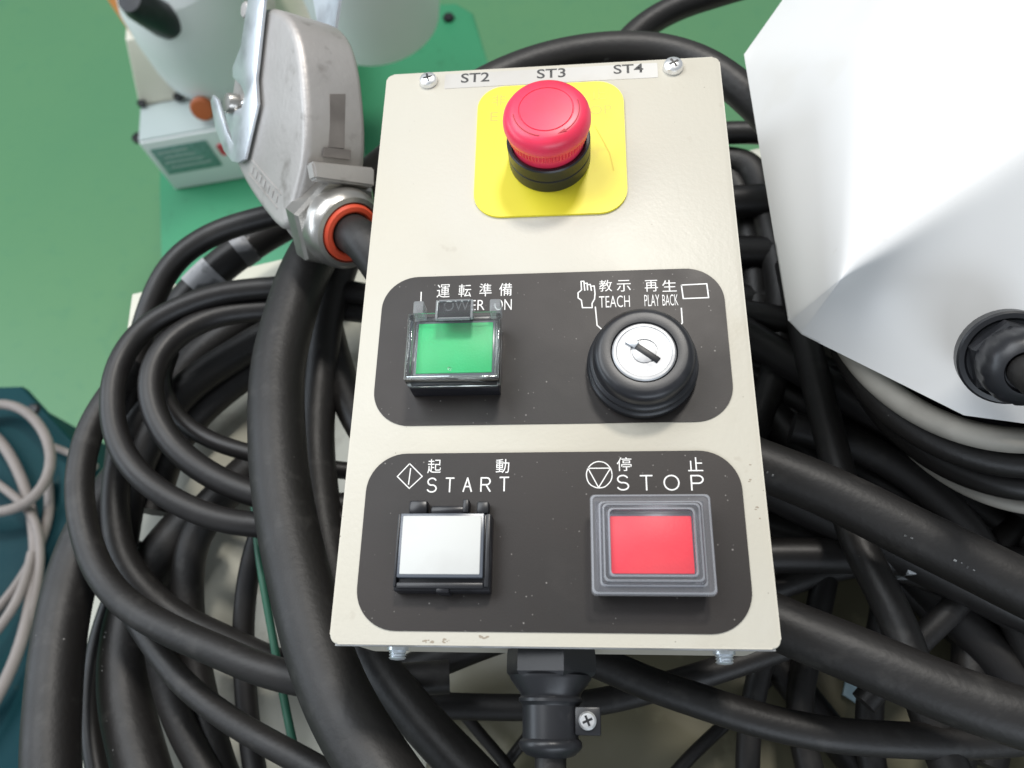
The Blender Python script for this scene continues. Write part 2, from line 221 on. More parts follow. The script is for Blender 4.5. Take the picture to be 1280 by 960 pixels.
def box(x0, x1, y0, y1, z0, z1, bev=0, bm=None, seg=2):
    b = bmesh.new(); r = bmesh.ops.create_cube(b, size=1)
    for v in b.verts: v.co = Vector(((x0 + x1) / 2 + v.co.x * (x1 - x0), (y0 + y1) / 2 + v.co.y * (y1 - y0), (z0 + z1) / 2 + v.co.z * (z1 - z0)))
    if bev: bmesh.ops.bevel(b, geom=b.edges[:], offset=bev, segments=seg, affect='EDGES', profile=.5)
    return join(bm, b)
def join(bm, b, mx=None):
    if mx is not None: b.transform(mx)
    if bm is None: return b
    me = bpy.data.meshes.new('t'); b.to_mesh(me); b.free(); bm.from_mesh(me); bpy.data.meshes.remove(me); return bm
def rrect(x0, x1, y0, y1, r, n=8):
    pts = []
    for cx, cy, a in ((x1 - r, y1 - r, 0), (x0 + r, y1 - r, 90), (x0 + r, y0 + r, 180), (x1 - r, y0 + r, 270)):
        for k in range(n + 1):
            t = math.radians(a + 90 * k / n); pts.append((cx + r * math.cos(t), cy + r * math.sin(t)))
    return pts
def prism(pts, z0, z1, bev=0, bm=None, seg=2):
    b = bmesh.new(); top = [b.verts.new((x, y, z1)) for x, y in pts]; bot = [b.verts.new((x, y, z0)) for x, y in pts]
    ft = b.faces.new(top); b.faces.new(bot[::-1]); n = len(pts)
    for i in range(n): b.faces.new((top[i], bot[i], bot[(i + 1) % n], top[(i + 1) % n]))
    if bev:
        bmesh.ops.bevel(b, geom=list(ft.edges), offset=bev, segments=seg, affect='EDGES', profile=.5)
    return join(bm, b)
def lathe(prof, seg=64, bm=None, mx=None, mod=None):
    """prof: (radius, height); mod(radius, index, segment) lets ribs be cut"""
    b = bmesh.new(); rings = []
    for i, (r, z) in enumerate(prof):
        if r < 1e-6: rings.append([b.verts.new((0, 0, z))]); continue
        ring = []
        for k in range(seg):
            rr = mod(r, i, k) if mod else r
            t = 2 * math.pi * k / seg; ring.append(b.verts.new((rr * math.cos(t), rr * math.sin(t), z)))
        rings.append(ring)
    for a, c in zip(rings, rings[1:]):
        for k in range(seg):
            q = (k + 1) % seg
            if len(a) == 1 and len(c) == 1: continue
            if len(a) == 1: b.faces.new((a[0], c[q], c[k]))
            elif len(c) == 1: b.faces.new((a[k], a[q], c[0]))
            else: b.faces.new((a[k], a[q], c[q], c[k]))
    for ring in (rings[0], rings[-1]):
        if len(ring) > 2: b.faces.new(ring)
    return join(bm, b, mx)
def frame(p, d, up=(0, 0, 1)):
    """matrix that takes local z to direction d at point p"""
    z = Vector(d).normalized(); x = Vector(up).cross(z)
    if x.length < 1e-4: x = Vector((1, 0, 0))
    x.normalize(); y = z.cross(x)
    return Matrix(((x.x, y.x, z.x, p[0]), (x.y, y.y, z.y, p[1]), (x.z, y.z, z.z, p[2]), (0, 0, 0, 1)))
def spline(P, step=5.0):
    P = [Vector(p) for p in P]; P = [P[0] * 2 - P[1]] + P + [P[-1] * 2 - P[-2]]; out = []
    for i in range(1, len(P) - 2):
        p0, p1, p2, p3 = P[i - 1:i + 3]
        t0 = 0; t1 = t0 + max((p1 - p0).length, .01) ** .5; t2 = t1 + max((p2 - p1).length, .01) ** .5; t3 = t2 + max((p3 - p2).length, .01) ** .5
        n = max(2, int((p2 - p1).length / step))
        for k in range(n):
            t = t1 + (t2 - t1) * k / n
            a1 = p0 * ((t1 - t) / (t1 - t0)) + p1 * ((t - t0) / (t1 - t0)); a2 = p1 * ((t2 - t) / (t2 - t1)) + p2 * ((t - t1) / (t2 - t1)); a3 = p2 * ((t3 - t) / (t3 - t2)) + p3 * ((t - t2) / (t3 - t2))
            b1 = a1 * ((t2 - t) / (t2 - t0)) + a2 * ((t - t0) / (t2 - t0)); b2 = a2 * ((t3 - t) / (t3 - t1)) + a3 * ((t - t1) / (t3 - t1))
            out.append(b1 * ((t2 - t) / (t2 - t1)) + b2 * ((t - t1) / (t2 - t1)))
    out.append(P[-2]); return out
def smooth_path(P, it=3):
    P = [p.copy() for p in P]
    for _ in range(it):
        P = [P[0]] + [(P[i - 1] + P[i] * 2 + P[i + 1]) / 4 for i in range(1, len(P) - 1)] + [P[-1]]
    return P
def frames(P):
    T = [((P[min(i + 1, len(P) - 1)] - P[max(i - 1, 0)])).normalized() for i in range(len(P))]
    n = Vector((0, 0, 1)); n = (n - T[0] * n.dot(T[0]))
    if n.length < .01: n = Vector((1, 0, 0))
    n.normalize(); N = []
    for t in T:
        n = n - t * n.dot(t); n.normalize(); N.append(n.copy())
    return T, N
def tube(P, r, sides=16, bm=None, cap=True):
    bm = bm or bmesh.new(); T, N = frames(P); rings = []
    for i, p in enumerate(P):
        B = T[i].cross(N[i]); rr = r(i / (len(P) - 1)) if callable(r) else r
        rings.append([bm.verts.new(p + (N[i] * math.cos(a) + B * math.sin(a)) * rr) for a in (2 * math.pi * k / sides for k in range(sides))])
    for a, c in zip(rings, rings[1:]):
        for k in range(sides): bm.faces.new((a[k], a[(k + 1) % sides], c[(k + 1) % sides], c[k]))
    if cap: bm.faces.new(rings[0][::-1]); bm.faces.new(rings[-1])
    return bm
def bar(a, b, r, bm=None, sides=12): return tube([Vector(a), Vector(b)], r, sides, bm)
def ribbon(lines, wd, z, bm=None):
    bm = bm or bmesh.new(); k = 0
    for l in lines:
        for (x0, y0), (x1, y1) in zip(l, l[1:]):
            d = Vector((x1 - x0, y1 - y0)); L = d.length
            if L < .05: continue
            d /= L; n = Vector((-d.y, d.x)) * wd / 2; e = d * wd * .3; zz = z + (k % 3) * .008; k += 1
            q = [(x0 - e.x + n.x, y0 - e.y + n.y), (x0 - e.x - n.x, y0 - e.y - n.y), (x1 + e.x - n.x, y1 + e.y - n.y), (x1 + e.x + n.x, y1 + e.y + n.y)]
            bm.faces.new([bm.verts.new((*p, zz)) for p in q])
    return bm
def text_bm(s, x0, x1, y0, y1, z, bm=None, thick=0):
    cu = bpy.data.curves.new('txt', 'FONT'); cu.body = s; cu.size = 1; cu.resolution_u = 4; cu.offset = thick
    o = bpy.data.objects.new('txt', cu); COL.objects.link(o)
    dg = bpy.context.evaluated_depsgraph_get(); me = bpy.data.meshes.new_from_object(o.evaluated_get(dg))
    b = bmesh.new(); b.from_mesh(me); bpy.data.objects.remove(o); bpy.data.curves.remove(cu); bpy.data.meshes.remove(me)
    vs = [v.co for v in b.verts]
    a0, a1 = min(v.x for v in vs), max(v.x for v in vs); b0, b1 = min(v.y for v in vs), max(v.y for v in vs)
    for v in b.verts: v.co = Vector((x0 + (v.co.x - a0) / (a1 - a0) * (x1 - x0), y0 + (v.co.y - b0) / max(b1 - b0, 1e-6) * (y1 - y0), z))
    return join(bm, b)

# ------------------------------------------------------------------ the setting
FZ = -Z0 * 1000
def sheet(x0, x1, y0, y1, z):
    b = bmesh.new(); b.faces.new([b.verts.new(p) for p in ((x0, y0, z), (x1, y0, z), (x1, y1, z), (x0, y1, z))]); return b
tag(obj('floor', sheet(-9000, 9000, -9000, 9000, FZ), 'floor'), 'pale green painted workshop floor', kind='structure')

# cream cabinet that carries the heap of cables
PZ = -162
t = thing('cream_cabinet', (20, 60, FZ), 'cream painted steel cabinet carrying the heap of black cables', 'cabinet')
cab = [(-251, 205), (120, 290), (330, 338), (360, -250), (-212, -250)]
obj('cabinet_top', prism(cab, PZ - 14, PZ, 2), 'platform', t)
obj('cabinet_body', prism([(x * .97 + 1, y * .97 + 2) for x, y in cab], FZ, PZ - 15, 0), 'platform', t)

tag(obj('olive_shade_sheet', prism(rrect(-62, 345, -240, 62, 8, 4), PZ + .5, PZ + 2.5, .5), 'olive'), 'oily olive steel sheet on the cream cabinet below the control box, extended to darken the shaded side', 'metal sheet')  # olive sheet, its tone also stands in for shade towards the right
# teal cabinet
t = thing('teal_cabinet', (-560, 60, FZ), 'dark teal steel cabinet standing on the green floor, grey cables on top', 'cabinet')
tl = [(-900, 268), (-540, 272), (-464, 206), (-380, -330), (-900, -330)]
obj('cabinet_top', prism(tl, -462, -450, 3), 'teal', t)
obj('cabinet_body', prism([(x + (8 if x < -600 else -8), y - 6) for x, y in tl], FZ, -463, 0), 'teal', t)
obj('screw', lathe([(0, 4), (5, 3), (7, 0)], 16, None, Matrix.Translation((-520, 246, -450))), 'slot', t)

# ------------------------------------------------------------------ robot on its stand, behind
t = thing('robot_stand', (-420, 880, FZ), 'green painted steel stand plate bolted under the white robot', 'stand')
st = [(-647, 740), (-590, 470), (-60, 520), (-130, 925), (-165, 1060), (-195, 1085), (-640, 1085), (-700, 1040)]
obj('top_plate', prism(st, -764, -750, 3), 'gplate', t)
obj('pedestal', box(-560, -220, 560, 980, FZ, -765, 6), 'gplate', t)
for x, y in ((-205, 1050), (-560, 560), (-120, 560)):
    obj('bolt', lathe([(0, 6), (9, 6), (10, 4), (10, 0)], 6, None, Matrix.Translation((x, y, -750))), 'slot', t)

t = thing('robot', (-470, 860, -750), 'white industrial robot with a name plate on its base, on the green stand', 'robot')
rot = Matrix.Translation((-619, 726, 0)) @ Matrix.Rotation(math.radians(8.9), 4, 'Z')
def rb(x0, x1, y0, y1, z0, z1, bev): b = box(x0, x1, y0, y1, z0, z1, bev); b.transform(rot); return b
obj('base_box', rb(0, 300, 0, 330, -749, -640, 3), 'rwhite', t)
obj('base_ledge', rb(1.5, 298, 3, 66, -640, -637, 1), 'rgrey', t)
b = box(0, 260, 68, 330, -639, -540, 4)
for v in b.verts:
    if v.co.z > -600: v.co.x += 30 if v.co.x < 100 else -20; v.co.y += 18 if v.co.y < 200 else 0
b.transform(rot); obj('base_rear_block', b, 'rcream', t)
np_ = obj('name_plate', rb(9, 92, -1.2, .6, -712, -655, .3), 'plateg', t)
obj('logo', rb(101, 117, -1.2, .6, -690, -668, 3), 'rlogo', t)
for i in range(4):
    obj('print_line', rb(16 + (i % 2) * 4, 60 + i * 7, -1.7, -1.1, -666 - i * 11, -663 - i * 11, 0), 'rgrey', np_)
obj('tower', lathe([(0, -635), (62, -635), (76, -628), (84, -612), (87, -590), (88, -540), (86, -500), (76, -470), (50, -455), (0, -452)], 56, None, Matrix.Translation((-510, 858, 0))), 'rwhite', t)
obj('arm_link', box(-560, -200, 800, 930, -400, -300, 24, seg=4), 'rgrey', t)
obj('arm_housing', lathe([(0, -520), (60, -520), (76, -508), (80, -490), (80, -300), (70, -285), (0, -280)], 56, None, Matrix.Translation((-240, 790, 0))), 'rwhite', t)
obj('cable_boot', lathe([(0, 0), (19, 0), (21, 14), (20, 60), (16, 74), (0, 75)], 28, None, frame((-508, 786, -492), (-.12, -.35, .8))), 'blackp', t)
obj('cap', lathe([(0, 10), (14, 9), (17, 5), (17, 0)], 32, None, frame((-517, 762, -615), (.05, -1, .45))), 'rbrown', t)
b = bmesh.new()
for i in range(12):
    b2 = box(0, 12, 0, 1.2, i * 10, i * 10 + 9.6)
    join(b, b2)
b.transform(frame((-570, 812, -560), (-.22, .3, .9))); obj('hazard_tape', b, 'rorange', t)
for x, y, z, r, m in ((6, 66, -634, 6, 'slot'), (62, 64, -632, 7, 'slot'), (-6, 20, -652, 9, 'slot')):
    b = lathe([(0, 6), (r, 5), (r, 0)], 16, None, rot @ Matrix.Translation((x, y, z))); obj('plug', b, m, t)
b = lathe([(0, 8), (8, 7), (9, 0)], 16, None, rot @ frame((0, 30, -668), (-1, 0, .3))); obj('plug', b, 'ryellow', t)
b = box(150, 200, -1, 2, -648, -640, 0); b.transform(rot); obj('slot_cover', b, 'slot', t)

# ------------------------------------------------------------------ cables
SLIM = {'slim'}
def cable_marks(o, P, r, style, parent):
    T, N = frames(P); L = len(P)
    def spot(i, ang, lift):
        up = Vector((0, 0, 1)) - T[i] * T[i].z; up.normalize(); sd = T[i].cross(up)
        n = up * math.cos(ang) + sd * math.sin(ang); return P[i] + n * (r + lift), n
    if style == 'print':
        b = bmesh.new(); rnd = random.Random(int(r * 31 + L))
        ang0 = .55 if P[-1].x > 0 else .35
        for i in range(int(L * .12), int(L * .8)):
            if rnd.random() < .78: continue
            p, n = spot(i, ang0, .12); s = n.cross(T[i]); tt = T[i]
            for k in range(2):
                q = p + tt * (k * 1.9 - 1.2) + s * rnd.uniform(-.35, .35); w_, h_ = rnd.uniform(.2, .5), rnd.uniform(.12, .5)
                b.faces.new([b.verts.new(q + tt * (a * w_) + s * (c * h_)) for a, c in ((-1, -1), (1, -1), (1, 1), (-1, 1))])
        obj('printed_marks', b, 'fadewhite', parent, smooth=False)['kind'] = 'stuff'
M['fadewhite'] = mat('worn_white_print', (.24, .24, .235), .5, noise=[(300, .45, .6, (.05, .05, .05))])
def run_on(pts):
    """let a cable run on past the measured stretch: over the cabinet's edge, or on under the control box"""
    for _ in range(2):
        pts = list(reversed(pts)); a, b = Vector(pts[-2]), Vector(pts[-1]); d = b - a; d.z *= .3; d.normalize()
        if b.y < -38 or b.x > 165:
            for L_, dz in ((60, -4), (140, -22), (240, -60)): pts.append(tuple(b + d * L_ + Vector((0, 0, max(dz, -150 - b.z) if b.y > -200 else dz))))
        elif -112 < b.x < -40 and 10 < b.y < 200 and d.x > .3:
            pts += [(-20, b.y + d.y * 20, min(b.z, -70) - 4), (25, b.y + d.y * 30, min(b.z, -70) - 8)]
    return pts
for lab, st_, r, pts in CABLES:
    pts = run_on(pts)
    P = smooth_path(spline(pts, 3.5), 6)
    m = 'rubber_slim' if st_ in ('slim',) else 'greenw' if st_ == 'green' else 'rubber_scuff' if st_ in ('scuff', 'tape') else 'rubber'
    if st_ in ('print', 'tape', 'sticker'):
        lo = min(P, key=lambda p: p.z)
        t = thing('green_wire' if st_ == 'green' else 'black_cable', tuple(lo), lab, 'cable', 'cables heaped on the cream cabinet')
        obj('sheath', tube(P, r, 20), m, t)
        if st_ == 'print': cable_marks(None, P, r, 'print', t)
        if st_ == 'tape':
            n = len(P)
            for a, c in ((.36, .44), (.52, .64)):
                Q = P[int(n * a):int(n * c)]
                obj('tape_wrap', tube(Q, r + .5, 20), 'tape', t)
        if st_ == 'sticker':
            i = int(len(P) * .40); T, N = frames(P); b = bmesh.new(); prev = None
            for k in range(7):
                p = P[i + k]; up = (Vector((0, 0, 1)) - T[i + k] * T[i + k].z).normalized(); sd = T[i + k].cross(up)
                row = [b.verts.new(p + (up * math.cos(q) + sd * math.sin(q)) * (r + .25)) for q in (-.55, -.3, -.05, .15)]
                if prev:
                    for m_ in range(3): b.faces.new((prev[m_], prev[m_ + 1], row[m_ + 1], row[m_]))
                prev = row
            obj('pale_sticker', b, mat('dull_sticker', (.16, .16, .17), .6), t)
    else:
        o = obj('green_wire' if st_ == 'green' else 'black_cable', tube(P, r, 20), m)
        tag(o, lab, 'wire' if st_ == 'green' else 'cable', 'cables heaped on the cream cabinet')
rf = random.Random(21)
for i in range(46):                                   # invented filler lengths that darken the shaded part of the heap
    cx, cy = rf.uniform(95, 260), rf.uniform(-110, 215); a = rf.gauss(-.5, .35); ln = rf.uniform(210, 290); bend = rf.uniform(-35, 35)
    z = -156 + (i % 6) * 8; r = rf.uniform(6, 9.5)
    d = Vector((math.cos(a), math.sin(a), 0)); n = Vector((-d.y, d.x, 0)); c = Vector((cx, cy, z + r))
    P = smooth_path(spline([c + d * (u * ln) + n * bend * (1 - u * u) + Vector((0, 0, -5 * abs(u))) for u in (-1, -.5, 0, .5, 1)], 5), 4)
    P = [p for p in P if p.x > -30 and p.y < 222]
    if len(P) < 12 or any(p.x < 92 and p.y < 0 for p in P): continue
    tag(obj('black_cable', tube(P, r, 14), 'rubber_slim'), 'dark filler cable buried low in the shaded heap beside the control box', 'cable', 'filler cables in the shaded heap')
for lab, r, pts in GREY_CABLES:
    tag(obj('grey_cable', tube(smooth_path(spline(pts, 8), 4), r, 14), 'greyc'), lab, 'cable', 'grey cables on the teal cabinet')

# ------------------------------------------------------------------ control box
t = CB = thing('control_box', (0, 100, -36), 'cream push button control box with red emergency stop, lying on the cables', 'control box')
obj('enclosure', prism(rrect(-59.2, 59.2, .8, 199.2, 3, 5), -36, -1.7, 0), 'cream', t)
lid = prism(rrect(-60, 60, 0, 200, 2.6, 6), -1.8, 0, .5)
LID = obj('front_panel', lid, 'cream', t)
# bare metal along the lower lip
obj('lower_lip', box(-58.5, 58.5, -.35, .75, -2.2, -.75, .1), 'edge', t)
# paint chips on the lower lip
rnd = random.Random(3)
for x, y, n in ((-33, 1.0, 9), (-29, 1.1, 5), (-18, 2.4, 6), (56.5, 47, 4), (57.3, 36, 3)):
    b = bmesh.new()
    for k in range(n):
        cx, cy = x + rnd.uniform(-2, 2) * (.35 if x > 50 else 1), y + rnd.uniform(-.5, .5) * (6 if x > 50 else 1); rr = rnd.uniform(.12, .42) * (.8 if x > 50 else 1)
        m_ = rnd.randint(5, 7); b.faces.new([b.verts.new((min(cx + rr * rnd.uniform(.5, 1.3) * math.cos(6.283 * q / m_) * 1.6, 59.4), max(cy + rr * rnd.uniform(.5, 1.2) * math.sin(6.283 * q / m_), .55), .02 + k * .002)) for q in range(m_)])
    obj('paint_scuff', b, 'smear', t, smooth=False)['kind'] = 'stuff'
# label strip
s = obj('label_strip', prism(rrect(-38.3, 38.2, 191.9, 198.6, .4, 2), .004, .12, 0), 'strip', t)
b = None
for r_ in STRIP_TEXT: b = text_bm(r_[0], r_[1], r_[2], r_[3], r_[4], .14, b, .014)
obj('lettering', b, 'ink', s, smooth=False)
# two pan head screws
def pan_screw(parent, p, d, r, mname='chrome', ang=.6):
    mx = frame(p, d); b = bmesh.new()
    lathe([(r, 0), (r, r * .22), (r * .88, r * .52), (r * .6, r * .68), (0, r * .72)], 32, b)
    b.transform(mx); o = obj('screw', b, mname, parent)
    c = bmesh.new()
    for k in range(2):
        q = box(-r * .52, r * .52, -r * .11, r * .11, r * .45 + k * .01, r * .735 + k * .01); q.transform(Matrix.Rotation(ang + k * math.pi / 2, 4, 'Z')); join(c, q)
    c.transform(mx); obj('cross_recess', c, 'slot', o, smooth=False); return o
pan_screw(t, (-44.2, 195.6, .05), (0, 0, 1), 3.3, 'chrome', .25)
pan_screw(t, (43.6, 196.0, .05), (0, 0, 1), 3.6, 'chrome', .5)
for x in (-44.3, 47.5):
    b = bmesh.new()
    lathe([(3.1, 0), (3.1, 1), (2.3, 1.1), (2.5, 1.6), (2.1, 1.9), (2.5, 2.3), (2.1, 2.7), (2.5, 3.1), (1.9, 3.6), (0, 3.8)], 24, b)
    b.transform(frame((x, .7, -15), (0, -1, -.05))); obj('screw_end', b, 'steel', t)
# legend plates
def legend(x0, x1, y0, y1): return obj('legend_plate', prism(rrect(x0, x1, y0, y1, 11.5, 12), .004, .35, .1), 'legend', t)
LU = legend(-53.8, 53.8, 62.6, 113.7); LL = legend(-53.5, 53.7, 3.6, 53.8)
words = {}
for s_, a, c, d, e in PLATE_TEXT:                     # one part per word
    row = 0 if d > 58 else 1; kanji = ord(s_[0]) > 300
    words.setdefault((row, a > 0, kanji, s_[0] in '再生PB' and row == 0 and a > 0), []).append((s_, a, c, d, e))
ca = lambda cx, cy, rx, ry, a0, a1, n=10: [(cx + rx * math.cos(math.radians(a0 + (a1 - a0) * k / n)), cy + ry * math.sin(math.radians(a0 + (a1 - a0) * k / n))) for k in range(n + 1)]
STROKES = {'S': [ca(.5, .745, .46, .255, 25, 255, 12) + ca(.5, .255, .5, .255, 80, -160, 12)], 'T': [[(0, 1), (1, 1)], [(.5, 1), (.5, 0)]],
    'A': [[(0, 0), (.5, 1), (1, 0)], [(.19, .36), (.81, .36)]], 'R': [[(.02, 0), (.02, 1), (.6, 1)] + ca(.62, .745, .36, .255, 90, -90, 8) + [(.02, .49)], [(.55, .49), (1, 0)]],
    'O': [ca(.5, .5, .5, .5, 0, 360, 24)], 'P': [[(.02, 0), (.02, 1), (.6, 1)] + ca(.6, .735, .4, .265, 90, -90, 8) + [(.02, .47)]]}
for (row, right, kanji, w2), L_ in words.items():
    b = None
    if row == 1 and not kanji:                        # START and STOP in thin engraved strokes of one width
        ls = [[(a + (c - a) * x, d + (e - d) * y) for x, y in st_] for s_, a, c, d, e in L_ for st_ in STROKES[s_]]
        obj('lettering', ribbon(ls, .42, .40), 'white_ink', LL, smooth=False); continue
    for s_, a, c, d, e in L_: b = text_bm(s_, a, c, d, e, .40, b, .0 if kanji else -.006)
    obj('lettering', b, 'white_ink', (LU, LL)[row], smooth=False)
groups_ = {}
for l in PLATE_LINES:
    x, y = l[0]; key = (y > 58, round(x / 14)) if y < 58 or x < 0 else (True, 100 if y > 96.5 and x < 25 else 101 if x > 35 and y > 100 else x > 25)
    groups_.setdefault(key, []).append(l)
for key, L_ in groups_.items():
    obj('symbol', ribbon(L_, .40 if key[0] else .32, .40), 'white_ink', LU if key[0] else LL, smooth=False)
# emergency stop
yp = obj('yellow_plate', prism(rrect(-25.6, 25.7, 135.4, 192.0 - 1.2, 9.5, 10), .004, .9, .25), 'yellow', t)
b = None
for s_, a, c, d, e in (('非', -20.5, -15.5, 182, 187), ('止', 14.5, 19.5, 182.5, 187.5), ('E', -21, -18.2, 175.3, 179.3), ('STOP', 7.5, 21.5, 176, 180)):
    obj('faded_lettering', text_bm(s_, a, c, d, e, .925, None, .005), 'fade', yp, smooth=False)

obj('scratch', ribbon([[(15.5, 171), (18, 165), (20.3, 159), (21.4, 152)]], .45, .93), 'scratch', yp, smooth=False)
ex, ey = 0, 158
E = bpy.data.objects.new('emergency_stop', None); COL.objects.link(E); E.parent = t; E.empty_display_size = .01
E.location = V(ex, ey, 0) - ORG[t.name]; ORG[E.name] = V(ex, ey, 0)
MX = Matrix.Translation((ex, ey, 0))
obj('collar', lathe([(13.6, .8), (13.8, 1.6), (13.8, 5.8), (13.5, 6.0), (13.5, 6.4), (13.8, 6.6), (13.8, 11.0), (13.4, 11.5), (12.6, 11.5), (12.4, 10.4), (12.4, 6), (0, 6)], 72, None, MX), 'blackp', E)
NS = 288
def knurl(r, i, k): return r - (.5 if (k % 4) in (0, 1) and i in (4, 5) else 0)
obj('mushroom_cap', lathe([(0, 7), (11.9, 7), (12.0, 14.2), (12.6, 14.8), (13.05, 15.2), (13.35, 18.2), (13.75, 18.5), (14.05, 19.6), (14.05, 20.8), (13.7, 22.4), (12.9, 23.7), (11.8, 24.5), (10.6, 24.85), (8.75, 25.0), (8.6, 24.75), (8.4, 24.75), (8.25, 25.05), (5, 25.2), (0, 25.25)], NS, None, MX, knurl), 'redp', E)
def arc(r, a0, a1, n=18): return [(ex + r * math.cos(math.radians(a0 + (a1 - a0) * k / n)), ey + r * math.sin(math.radians(a0 + (a1 - a0) * k / n))) for k in range(n + 1)]
b = bmesh.new()
ribbon([arc(10.4, -56, 18), arc(10.4, 188, 258)], .34, 25.0, b)
ar = arc(10.4, -70, -56, 1); b.faces.new([b.verts.new((x, y, 25.02)) for x, y in (ar[0], (ex + 9.7 * math.cos(math.radians(-54)), ey + 9.7 * math.sin(math.radians(-54))), (ex + 10.9 * math.cos(math.radians(-54)), ey + 10.9 * math.sin(math.radians(-54))))])
obj('turn_arrows', b, 'redk', E, smooth=False)
# key switch
kx, ky = 27.6, 79.8
K = bpy.data.objects.new('key_switch', None); COL.objects.link(K); K.parent = t; K.location = V(kx, ky, 0) - ORG[t.name]; ORG[K.name] = V(kx, ky, 0); K.empty_display_size = .01
MX = Matrix.Translation((kx, ky, 0))
obj('bezel', lathe([(15.4, .4), (16.3, 1.0), (16.4, 3.2), (15.9, 3.8), (15.5, 4.0), (15.6, 4.6), (15.8, 6.2), (15.4, 6.8), (14.7, 7.1), (14.7, 9.6), (14.3, 11.2), (13.3, 12.2), (12.2, 12.5), (9.6, 12.2), (9.2, 11.4), (0, 11.4)], 80, None, MX), 'blackp', K)
lf = obj('lock_face', lathe([(9.1, 11.2), (9.1, 12.0), (8.7, 12.35), (8.0, 12.4), (7.8, 12.2), (4.0, 12.25), (3.9, 11.9), (3.5, 11.9), (3.4, 12.2), (2.4, 12.35), (0, 12.35)], 64, None, MX), 'lockface', K)
sl = Matrix.Translation((kx - .3, ky + .3, 0)) @ Matrix.Rotation(math.radians(-38), 4, 'Z')
b = box(-4.4, 5.4, -.95, .95, 11.9, 12.62, .15); b.transform(sl); obj('key_slot', b, 'slot', lf)
b = box(-5.6, -2.2, -1.1, 1.3, 12.3, 13.1, .3); b.transform(sl); obj('shutter', b, 'steel', lf)
# push buttons
def button(name, x0, x1, y0, y1, hz, lens, lz, lx, lm):
    B = bpy.data.objects.new(name, None); COL.objects.link(B); B.parent = t; B.empty_display_size = .01
    p = ((x0 + x1) / 2, (y0 + y1) / 2, 0); B.location = V(*p) - ORG[t.name]; ORG[B.name] = V(*p)
    b = box(x0, x1, y0, y1, .3, hz, .5); obj('housing', b, 'blackd', B)
    a0, a1, b0, b1 = lens
    obj('lens_frame', box(a0 - .75, a1 + .75, b0 - .75, b1 + .75, hz - 1, lz - .35, .25), lx, B)
    obj('lens', box(a0, a1, b0, b1, hz, lz, .3), lm, B)
    return B
G = button('ready_button', -41.4, -14.6, 71.8, 93.0, 7.0, (-39.0, -16.4, 75.2, 91.6), 10.2, 'grey_rim', 'green_lens')
# clear hinged guard: roof, four walls, hinge tabs
b = bmesh.new()
x0, x1, y0, y1, z0, z1, w_ = -41.3, -13.9, 71.6, 92.8, 8.2, 14.8, 1.3
box(x0, x1, y0, y1, z1 - 1.1, z1, .25, b)
gd = obj('guard_roof', b, 'sheet', G)
obj('guard_front', box(x0, x1, y0, y0 + w_, z0, z1 - 1.12, .2), 'clear', G)
obj('guard_side', box(x0, x0 + w_, y0 + w_ + .05, y1, z0, z1 - 1.12, .2), 'clear', G)
obj('guard_side', box(x1 - w_, x1, y0 + w_ + .05, y1, z0, z1 - 1.12, .2), 'clear', G)
for a, c in ((-40.2, -37.0), (-17.2, -13.9)): obj('hinge_tab', box(a, c, 92.9, 97.3, 8.8, 14.2, .5), 'film2', G)
obj('hinge_tab', box(-32.4, -22.3, 90.2, 95.8, 14.9, 15.9, .35), 'tab', G)  # dark tint replaces the clear tab's refraction, hides the print
for a, c, d, e in ((-32.9, -32.2, 90.0, 96.2), (-22.5, -21.8, 90.0, 96.2), (-32.1, -22.6, 89.8, 90.4), (-32.1, -22.6, 95.7, 96.3)): obj('tab_edge_glint', box(a, c, d, e, 15.0, 16.3, .2), 'film2', G)  # hazy bars draw the bright glints along the tab's edges
obj('hinge_tab', box(-32.2, -31.2, 93.0, 97.0, 9, 14.8, .3), 'jelly', G); obj('hinge_tab', box(-23.4, -22.4, 93.0, 97.0, 9, 14.8, .3), 'jelly', G)
obj('guard_catch', lathe([(.5, 0), (.6, .5), (0, .7)], 12, None, Matrix.Translation((-28.0, 74.3, 14.8))), 'clear', G)
obj('hinge_bar', box(-40.8, -14.8, 93.1, 95.2, 3.5, 8.0, .5), 'blackd', G)
A = button('start_button', -42.0, -15.7, 13.4, 34.4, 5.4, (-40.1, -18.3, 17.5, 33.4), 8.0, 'grey_rim', 'white_lens')
obj('hinge_block', box(-39.4, -34.2, 34.8, 38.6, .4, 4.8, .6), 'blackd', A); obj('hinge_block', box(-20.2, -16.8, 34.8, 38.4, .4, 4.4, .6), 'blackp', A)
obj('hinge_bar', box(-33.6, -22.6, 34.8, 37.4, .4, 3.6, .8), 'blackd', A); obj('hinge_block', box(-24.2, -22.4, 35, 39, .4, 4.6, .5), 'blackp', A)
obj('catch', box(-30.2, -26.6, 12.9, 15.0, .4, 6.2, .4), 'blackd', A)
obj('side_rail', box(-17.2, -15.9, 14.4, 34.2, 5.5, 6.8, .3), 'blackp', A); obj('side_rail', box(-41.8, -41.1, 14.4, 34.2, 5.5, 6.8, .2), 'blackp', A)
obj('front_rail', box(-41, -17.4, 14.0, 15.6, 5.5, 6.6, .3), 'blackp', A)
Q = button('stop_button', 12.6, 41.8, 13.2, 37.6, 7.2, (16.6, 38.0, 17.6, 32.8), 9.6, 'grey_rim', 'red_lens')
